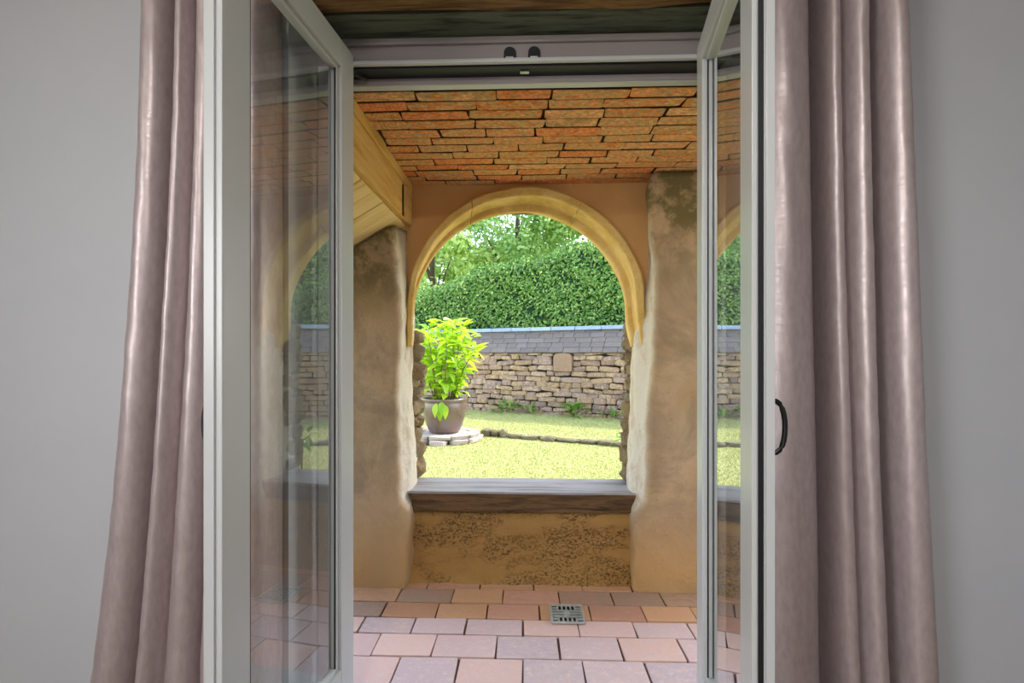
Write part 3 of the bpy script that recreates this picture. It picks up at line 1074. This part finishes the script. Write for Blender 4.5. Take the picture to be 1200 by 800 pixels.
# large squared stone with rounded top corners
V = []
hw, hh = .186, (plq[3] - plq[2]) / 2 + .004
prof = [(-hw, -hh), (hw, -hh), (hw * 1.02, hh * .55), (hw * .8, hh * .92), (hw * .3, hh), (-hw * .3, hh), (-hw * .8, hh * .92), (-hw * 1.02, hh * .55)]
for y in (-.05, .07):
    k_ = 1 if y > 0 else .95
    V += [((plq[0] + plq[1]) / 2 + a * k_, y, (plq[2] + plq[3]) / 2 + b * k_) for a, b in prof]
F = [tuple(range(8)), tuple(reversed(range(8, 16)))] + [(i, i + 8, (i + 1) % 8 + 8, (i + 1) % 8) for i in range(8)]
pieces('squared_stone', ['#9c8068', '#957962'], .9, 6, .25, .6, 30, .01)
tag(obj('dressed_stone', mesh('dressed_stone', V, F), 'squared_stone', GW), 'large squared pinkish stone with rounded shoulders')
# coping tiles in courses up the slope
cm = []
for q in range(5):
    me = rough_block('coping_tile', rng, .012, .03)
    me.materials.append(MATS['coping_tile'])
    cm.append(me)
sl_len = math.hypot(RIDGE - EAVE, CD)
sa = math.atan2(RIDGE - EAVE, CD)
NC = 5
V = [(L0, .0, EAVE - .01), (L1, 0, EAVE - .01), (L1, CD, RIDGE - .01), (L0, CD, RIDGE - .01), (L0, 2 * CD, EAVE - .01), (L1, 2 * CD, EAVE - .01)]
obj('coping_core', mesh('coping_core', V, [(0, 1, 2, 3), (3, 2, 5, 4), (0, 4, 5, 1), (0, 3, 4), (1, 5, 2)]), 'wall_mortar', GW)
for c in range(NC):
    s = L0 + (c % 2) * .12
    while s < L1:
        w = rng.uniform(.2, .34)
        d = (c + .5) / NC
        if -4.2 < s < 4.2:
            obj('coping_tile', cm[rng.randrange(5)], None, GW, (s + w / 2, -.03 + CD * d, EAVE + (RIDGE - EAVE) * d + .01 + rng.uniform(-.004, .004)), (sa - .06, rng.uniform(-.01, .01), 0),
                (w - .008, sl_len / NC * 1.18, .03))
        s += w
s = L0
while s < L1:
    w = rng.uniform(.42, .6)
    obj('ridge_stone', box('ridge_stone', (-w / 2 + .003, w / 2 - .003, -.13, .13, 0, .075), .018, 2), 'ridge_stone', GW, (s + w / 2, CD, RIDGE - .03))
    s += w

# ---- foliage builder
def leaf_cloud(name, pos, nrm, size, mat, parent, asp=.55):
    k = len(pos)
    nrm = nrm / np.linalg.norm(nrm, axis=1, keepdims=True)
    rv = nrng.normal(0, 1, (k, 3))
    a = np.cross(nrm, rv); a /= np.linalg.norm(a, axis=1, keepdims=True)
    b = np.cross(nrm, a)
    s = size[:, None]
    co = np.empty((k, 4, 3), np.float32)
    co[:, 0] = pos - a * s
    co[:, 1] = pos + b * s * asp + nrm * s * .12
    co[:, 2] = pos + a * s
    co[:, 3] = pos - b * s * asp + nrm * s * .12
    me = tri_mesh(name, co.reshape(-1, 3), 4, k)
    o = obj(name, me, mat, parent)
    return tag(o, kind='stuff')

# ---- clipped hedge behind the wall
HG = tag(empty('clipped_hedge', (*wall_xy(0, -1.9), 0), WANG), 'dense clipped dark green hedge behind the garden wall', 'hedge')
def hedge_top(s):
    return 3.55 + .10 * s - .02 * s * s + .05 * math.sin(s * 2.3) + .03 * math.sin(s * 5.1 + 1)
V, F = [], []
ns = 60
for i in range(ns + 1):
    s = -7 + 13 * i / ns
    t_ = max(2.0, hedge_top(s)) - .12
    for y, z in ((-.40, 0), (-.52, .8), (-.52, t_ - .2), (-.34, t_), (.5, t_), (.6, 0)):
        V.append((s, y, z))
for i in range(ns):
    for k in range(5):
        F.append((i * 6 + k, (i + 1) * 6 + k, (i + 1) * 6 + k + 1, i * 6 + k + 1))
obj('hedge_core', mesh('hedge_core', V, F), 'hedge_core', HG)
k = 46000
s = nrng.uniform(-6, 5.5, k)
tp = 3.55 + .10 * s - .02 * s * s + .05 * np.sin(s * 2.3) + .03 * np.sin(s * 5.1 + 1)
front = nrng.random(k) < .8
bul = .10 * (np.sin(s * 3.1) * np.sin(tp * 3 + s) + np.sin(s * 7.7 + 2) * .5)
z = np.where(front, 1.1 + (tp - 1.1) * nrng.random(k) ** .9, tp + nrng.normal(0, .035, k))
bul = .05 * (np.sin(s * 3.1 + z * 2) * np.sin(z * 4 + s) + .6 * np.sin(s * 7.7 + z * 9))
rd = np.clip((z - tp + .3) / .3, 0, 1) ** 2 * .2
y = np.where(front, -.56 + rd + bul + nrng.normal(0, .045, k), nrng.uniform(-.45, .5, k))
nr = np.stack([nrng.normal(0, .5, k), np.where(front, -1.0, -.2) + nrng.normal(0, .4, k), np.where(front, .45, 1.0) + nrng.normal(0, .4, k)], 1)
leaf_cloud('foliage', np.stack([s, y, z], 1), nr, nrng.uniform(.028, .05, k), 'hedge_leaf', HG)

# ---- trees beyond the hedge
def tree(label, x, y, h, rad, n, mat, seed, leaf=(.05, .10)):
    tr_ = tag(empty('garden_tree', (x, y, 0)), label, 'tree')
    rg = random.Random(seed)
    V, F = tube_data([(0, 0, -.05), (.05, .03, h * .25), (-.05, .06, h * .55), (.0, 0, h * .85)], [.14, .12, .08, .03], 8)
    obj('trunk', mesh('trunk', V, F, True), 'bark', tr_)
    cl = []
    for i in range(26):
        a = rg.uniform(0, 6.283); zz = rg.uniform(.32, .98) * h
        rr = rad * math.sqrt(rg.random()) * math.sin(math.pi * min(1, max(.12, (zz / h - .2) / .9))) ** .6
        cl.append((rr * math.cos(a), rr * math.sin(a), zz, rg.uniform(.4, .75) * rad * .55))
    for c in cl[:9]:
        V, F = tube_data([(0, 0, c[2] * .55), (c[0] * .5, c[1] * .5, c[2] * .8), c[:3]], [.04, .025, .01], 5)
        obj('branch', mesh('branch', V, F), 'bark', tr_)
    ci = nrng.integers(0, len(cl), n)
    ca = np.array(cl)[ci]
    d = nrng.normal(0, 1, (n, 3)); d /= np.linalg.norm(d, axis=1, keepdims=True)
    rr = ca[:, 3] * nrng.random(n) ** .45
    pos = ca[:, :3] + d * rr[:, None] * np.array([1, 1, .75])
    leaf_cloud('foliage', pos, d + np.array([0, 0, .6]) + nrng.normal(0, .5, (n, 3)), nrng.uniform(leaf[0], leaf[1], n), mat, tr_)
tree('pale green leafy tree above the low end of the hedge', -3.0, 15.2, 6.9, 2.3, 9000, 'tree_leaf_pale', 3, (.07, .13))
tree('mid green tree behind the middle of the hedge', -.3, 15.5, 8.2, 2.7, 11000, 'tree_leaf_mid', 8)
tree('light green tree rising behind the high end of the hedge', 2.9, 14.8, 8.5, 2.7, 11000, 'tree_leaf_pale', 21)
tree('broad mid green tree filling the distance behind the other trees', 1.0, 20.0, 10.5, 4.2, 14000, 'tree_leaf_mid', 34, (.08, .15))
tree('tall pale tree far behind the low end of the hedge', -4.5, 19.0, 10.5, 4.0, 12000, 'tree_leaf_pale', 55, (.08, .15))
tree('dark leafy tree beyond the end of the garden wall', 6.0, 13.0, 7.5, 2.6, 9000, 'tree_leaf_mid', 60)

# ---- stone edging between the lawns
ED = tag(empty('stone_edging', (0, edge_y(0), 0)), 'low mossy stone edging crossing the lawn', 'edging')
em = []
for q in range(6):
    me = lump('stone', rng, 2, .14)
    me.materials.append(MATS['edging_stone'])
    em.append(me)
x = -.66
while x < 4.5:
    w = rng.uniform(.13, .34)
    hgt = rng.uniform(.06, .09)
    if x < -.35:
        hgt += .05
        w = rng.uniform(.10, .17)
    obj('stone', em[rng.randrange(6)], None, ED, (x + w / 2, edge_y(x + w / 2) - edge_y(0) + rng.uniform(-.02, .02), hgt * .40), (0, rng.uniform(-.05, .05), -.40 + rng.uniform(-.08, .08)), (w * 1.02, .15, hgt))
    x += w

# ---- round plinth of flat stones and the potted shrub
PX, PY = -1.17, 6.72
PL = tag(empty('stone_plinth', (PX, PY, 0)), 'low round plinth of flat stones under the planter', 'plinth')
pm = []
for q in range(5):
    me = rough_block('stone', rng, .12, .12)
    me.materials.append(MATS['plinth_stone'])
    pm.append(me)
V = []
n = 20
for z in (0, .10):
    V += [(.36 * math.cos(2 * math.pi * k / n), .36 * math.sin(2 * math.pi * k / n), z) for k in range(n)]
F = [tuple(range(n, 2 * n)), tuple(reversed(range(n)))] + [(k, (k + 1) % n, (k + 1) % n + n, k + n) for k in range(n)]
obj('plinth_core', mesh('plinth_core', V, F), 'plinth_stone', PL)
for layer, (z, h, rr, cnt) in enumerate(((.030, .062, .43, 12), (.088, .056, .40, 10))):
    for k in range(cnt):
        a = 2 * math.pi * (k + .5 * layer) / cnt + rng.uniform(-.05, .05)
        r_ = rr + rng.uniform(-.02, .02)
        obj('stone', pm[rng.randrange(5)], None, PL, (r_ * math.cos(a), r_ * math.sin(a), z), (0, rng.uniform(-.04, .04), a + math.pi / 2), (2 * math.pi * rr / cnt * 1.0, .17, h))

PT = tag(empty('potted_shrub', (PX, PY, .112)), 'bright leafy shrub in a brown glazed planter on a stone plinth', 'potted plant')
pot = lathe('pot', [(.20, 0), (.215, .01), (.262, .12), (.295, .24), (.308, .34), (.304, .41), (.298, .43), (.318, .44), (.322, .462), (.315, .475), (.288, .476), (.280, .46), (.275, .38), (.05, .375)], 40)
pot_o = obj('pot', pot, 'pot_glaze', PT)
V, F = [], []
n = 24
V = [(.278 * math.cos(2 * math.pi * k / n), .278 * math.sin(2 * math.pi * k / n), .425 + .01 * math.sin(k * 2.3)) for k in range(n)] + [(0, 0, .445)]
obj('soil', mesh('soil', V, [(k, (k + 1) % n, n) for k in range(n)]), 'soil', PT)
def leaf_mesh(name, L, W, bend, fold, mat):
    V, F = [], []
    n = 6
    for i in range(n + 1):
        q = i / n
        w = W * math.sin(math.pi * min(1, q ** .75 * .98 + .01)) ** .85
        zz = -bend * L * q * q
        V += [(q * L, -w / 2, zz + fold * w), (q * L, 0, zz), (q * L, w / 2, zz + fold * w)]
    for i in range(n):
        F += [(i * 3, (i + 1) * 3, (i + 1) * 3 + 1, i * 3 + 1), (i * 3 + 1, (i + 1) * 3 + 1, (i + 1) * 3 + 2, i * 3 + 2)]
    me = mesh(name, V, F, True)
    me.materials.append(MATS[mat])
    return me
LM = [leaf_mesh('leaf', 1, .46, b, f, 'shrub_leaf') for b, f in ((.25, .2), (.45, .15), (.1, .3), (.35, .05))]
rg = random.Random(77)
tips = []
for i in range(15):
    a = i * 2.4 + rg.uniform(-.3, .3)
    rr = .47 * math.sqrt((i + .6) / 15)
    top = Vector((rr * math.cos(a) + .02, rr * math.sin(a) * .85, .86 + .72 * (1 - (rr / .52) ** 2 * .8) + rg.uniform(-.08, .05)))
    b0 = Vector((.13 * math.cos(a), .13 * math.sin(a), .43))
    mid = b0.lerp(top, .5) + Vector((0, 0, .08))
    V, F = tube_data([b0, mid, top], [.010, .008, .004], 6)
    obj('stem', mesh('stem', V, F, True), 'plant_stem', PT)
    tips.append((b0, mid, top))
cnt = 0
for (b0, mid, top) in tips:
    for j in range(19):
        q = rg.uniform(.12, 1.0) if j > 4 else 1.0
        p = mid.lerp(top, (q - .5) * 2) if q > .5 else b0.lerp(mid, q * 2)
        a = rg.uniform(0, 6.283)
        L = rg.uniform(.14, .22)
        off = rg.uniform(0, .06)
        obj('leaf', LM[rg.randrange(4)], None, PT, p + Vector((off * math.cos(a), off * math.sin(a), rg.uniform(-.03, .04))), (rg.uniform(-.5, .5), rg.uniform(-.75, .45), a), (L, L, L))
        cnt += 1
V, F = [], []          # the small inner leaves, too many to pick apart
for q_ in range(420):
    b0, mid, top = tips[rg.randrange(len(tips))]
    q = rg.uniform(.1, 1.0)
    p = mid.lerp(top, (q - .5) * 2) if q > .5 else b0.lerp(mid, q * 2)
    L = rg.uniform(.09, .16)
    mt = Matrix.Translation(p + Vector((rg.uniform(-.09, .09), rg.uniform(-.09, .09), rg.uniform(-.07, .05)))) @ Matrix.Rotation(rg.uniform(0, 6.283), 4, 'Z') @ Matrix.Rotation(rg.uniform(-.8, .5), 4, 'Y') @ Matrix.Diagonal((L, L, L, 1))
    src = LM[rg.randrange(4)]
    o_ = len(V)
    V += [mt @ v.co for v in src.vertices]
    F += [tuple(o_ + i for i in p_.vertices) for p_ in src.polygons]
me = mesh('small_leaves', V, F, True)
rv_ = np.repeat(nrng.random(420), len(LM[0].vertices)).astype(np.float32)
me.attributes.new('rnd', 'FLOAT', 'POINT').data.foreach_set('value', rv_)
tag(obj('small_leaves', me, 'shrub_leaf', PT), kind='stuff')
for (dx, dz, yaw, pt_) in ((.02, .40, -1.4, 1.0), (-.05, .38, -1.9, 1.15), (.06, .36, -1.1, 1.2), (0, .33, -1.6, 1.3)):   # drooping leaves over the pot rim
    obj('leaf', LM[0], None, PT, (dx, -.335, dz + .05), (0, pt_, yaw), (.19, .19, .19))

# ---- weeds at the foot of the garden wall
WL = [leaf_mesh('leaf', 1, w, .5, .15, 'weed_leaf') for w in (.22, .34)]
def weed(label, s, off, n, L, seed, spread=.25):
    x, y = wall_xy(s, off)
    w = tag(empty('wall_foot_plant', (x, y, UZ)), label, 'plant')
    r_ = random.Random(seed)
    for i in range(n):
        a = r_.uniform(0, 6.283)
        q = r_.uniform(0, spread)
        l_ = L * r_.uniform(.6, 1.2)
        obj('leaf', WL[r_.randrange(2)], None, w, (q * math.cos(a), q * math.sin(a) * .3, r_.uniform(0, L * .8)), (0, -r_.uniform(.4, 1.3), a), (l_, l_, l_))
weed('bushy green weed at the wall foot near the planter', -.62, .14, 34, .22, 4, .32)
weed('small yellow green weed at the wall foot between two bigger ones', -.1, .12, 16, .17, 5, .2)
weed('tall strappy weed at the wall foot below the squared stone', .78, .13, 26, .27, 6, .16)
weed('low green tuft at the wall foot away from the planter', 1.5, .13, 22, .16, 7, .4)

# ---- leafy sprig at the outer edge of the arch jamb
SP = tag(empty('leafy_sprig', (.69, 3.05, .0)), 'small leafy sprig growing outside the arch jamb', 'plant')
V, F = tube_data([(0, 0, 0), (.0, .01, .35), (-.02, .0, .60), (-.10, -.02, .66)], [.008, .006, .005, .003], 6)
obj('stem', mesh('stem', V, F, True), 'plant_stem', SP)
SL = leaf_mesh('leaf', 1, .42, .3, .15, 'weed_leaf')
for i, (x, z, yaw, p) in enumerate(((-.09, .66, 2.9, .2), (-.07, .65, 2.4, -.5), (-.05, .63, 3.4, .5), (-.03, .62, 2.6, .9), (-.06, .66, 3.6, -.9), (-.01, .58, 3.1, .4), (.0, .5, .4, .2))):
    obj('leaf', SL, None, SP, (x, 0, z), (.3 * (-1) ** i, p, yaw), (.085, .085, .085))
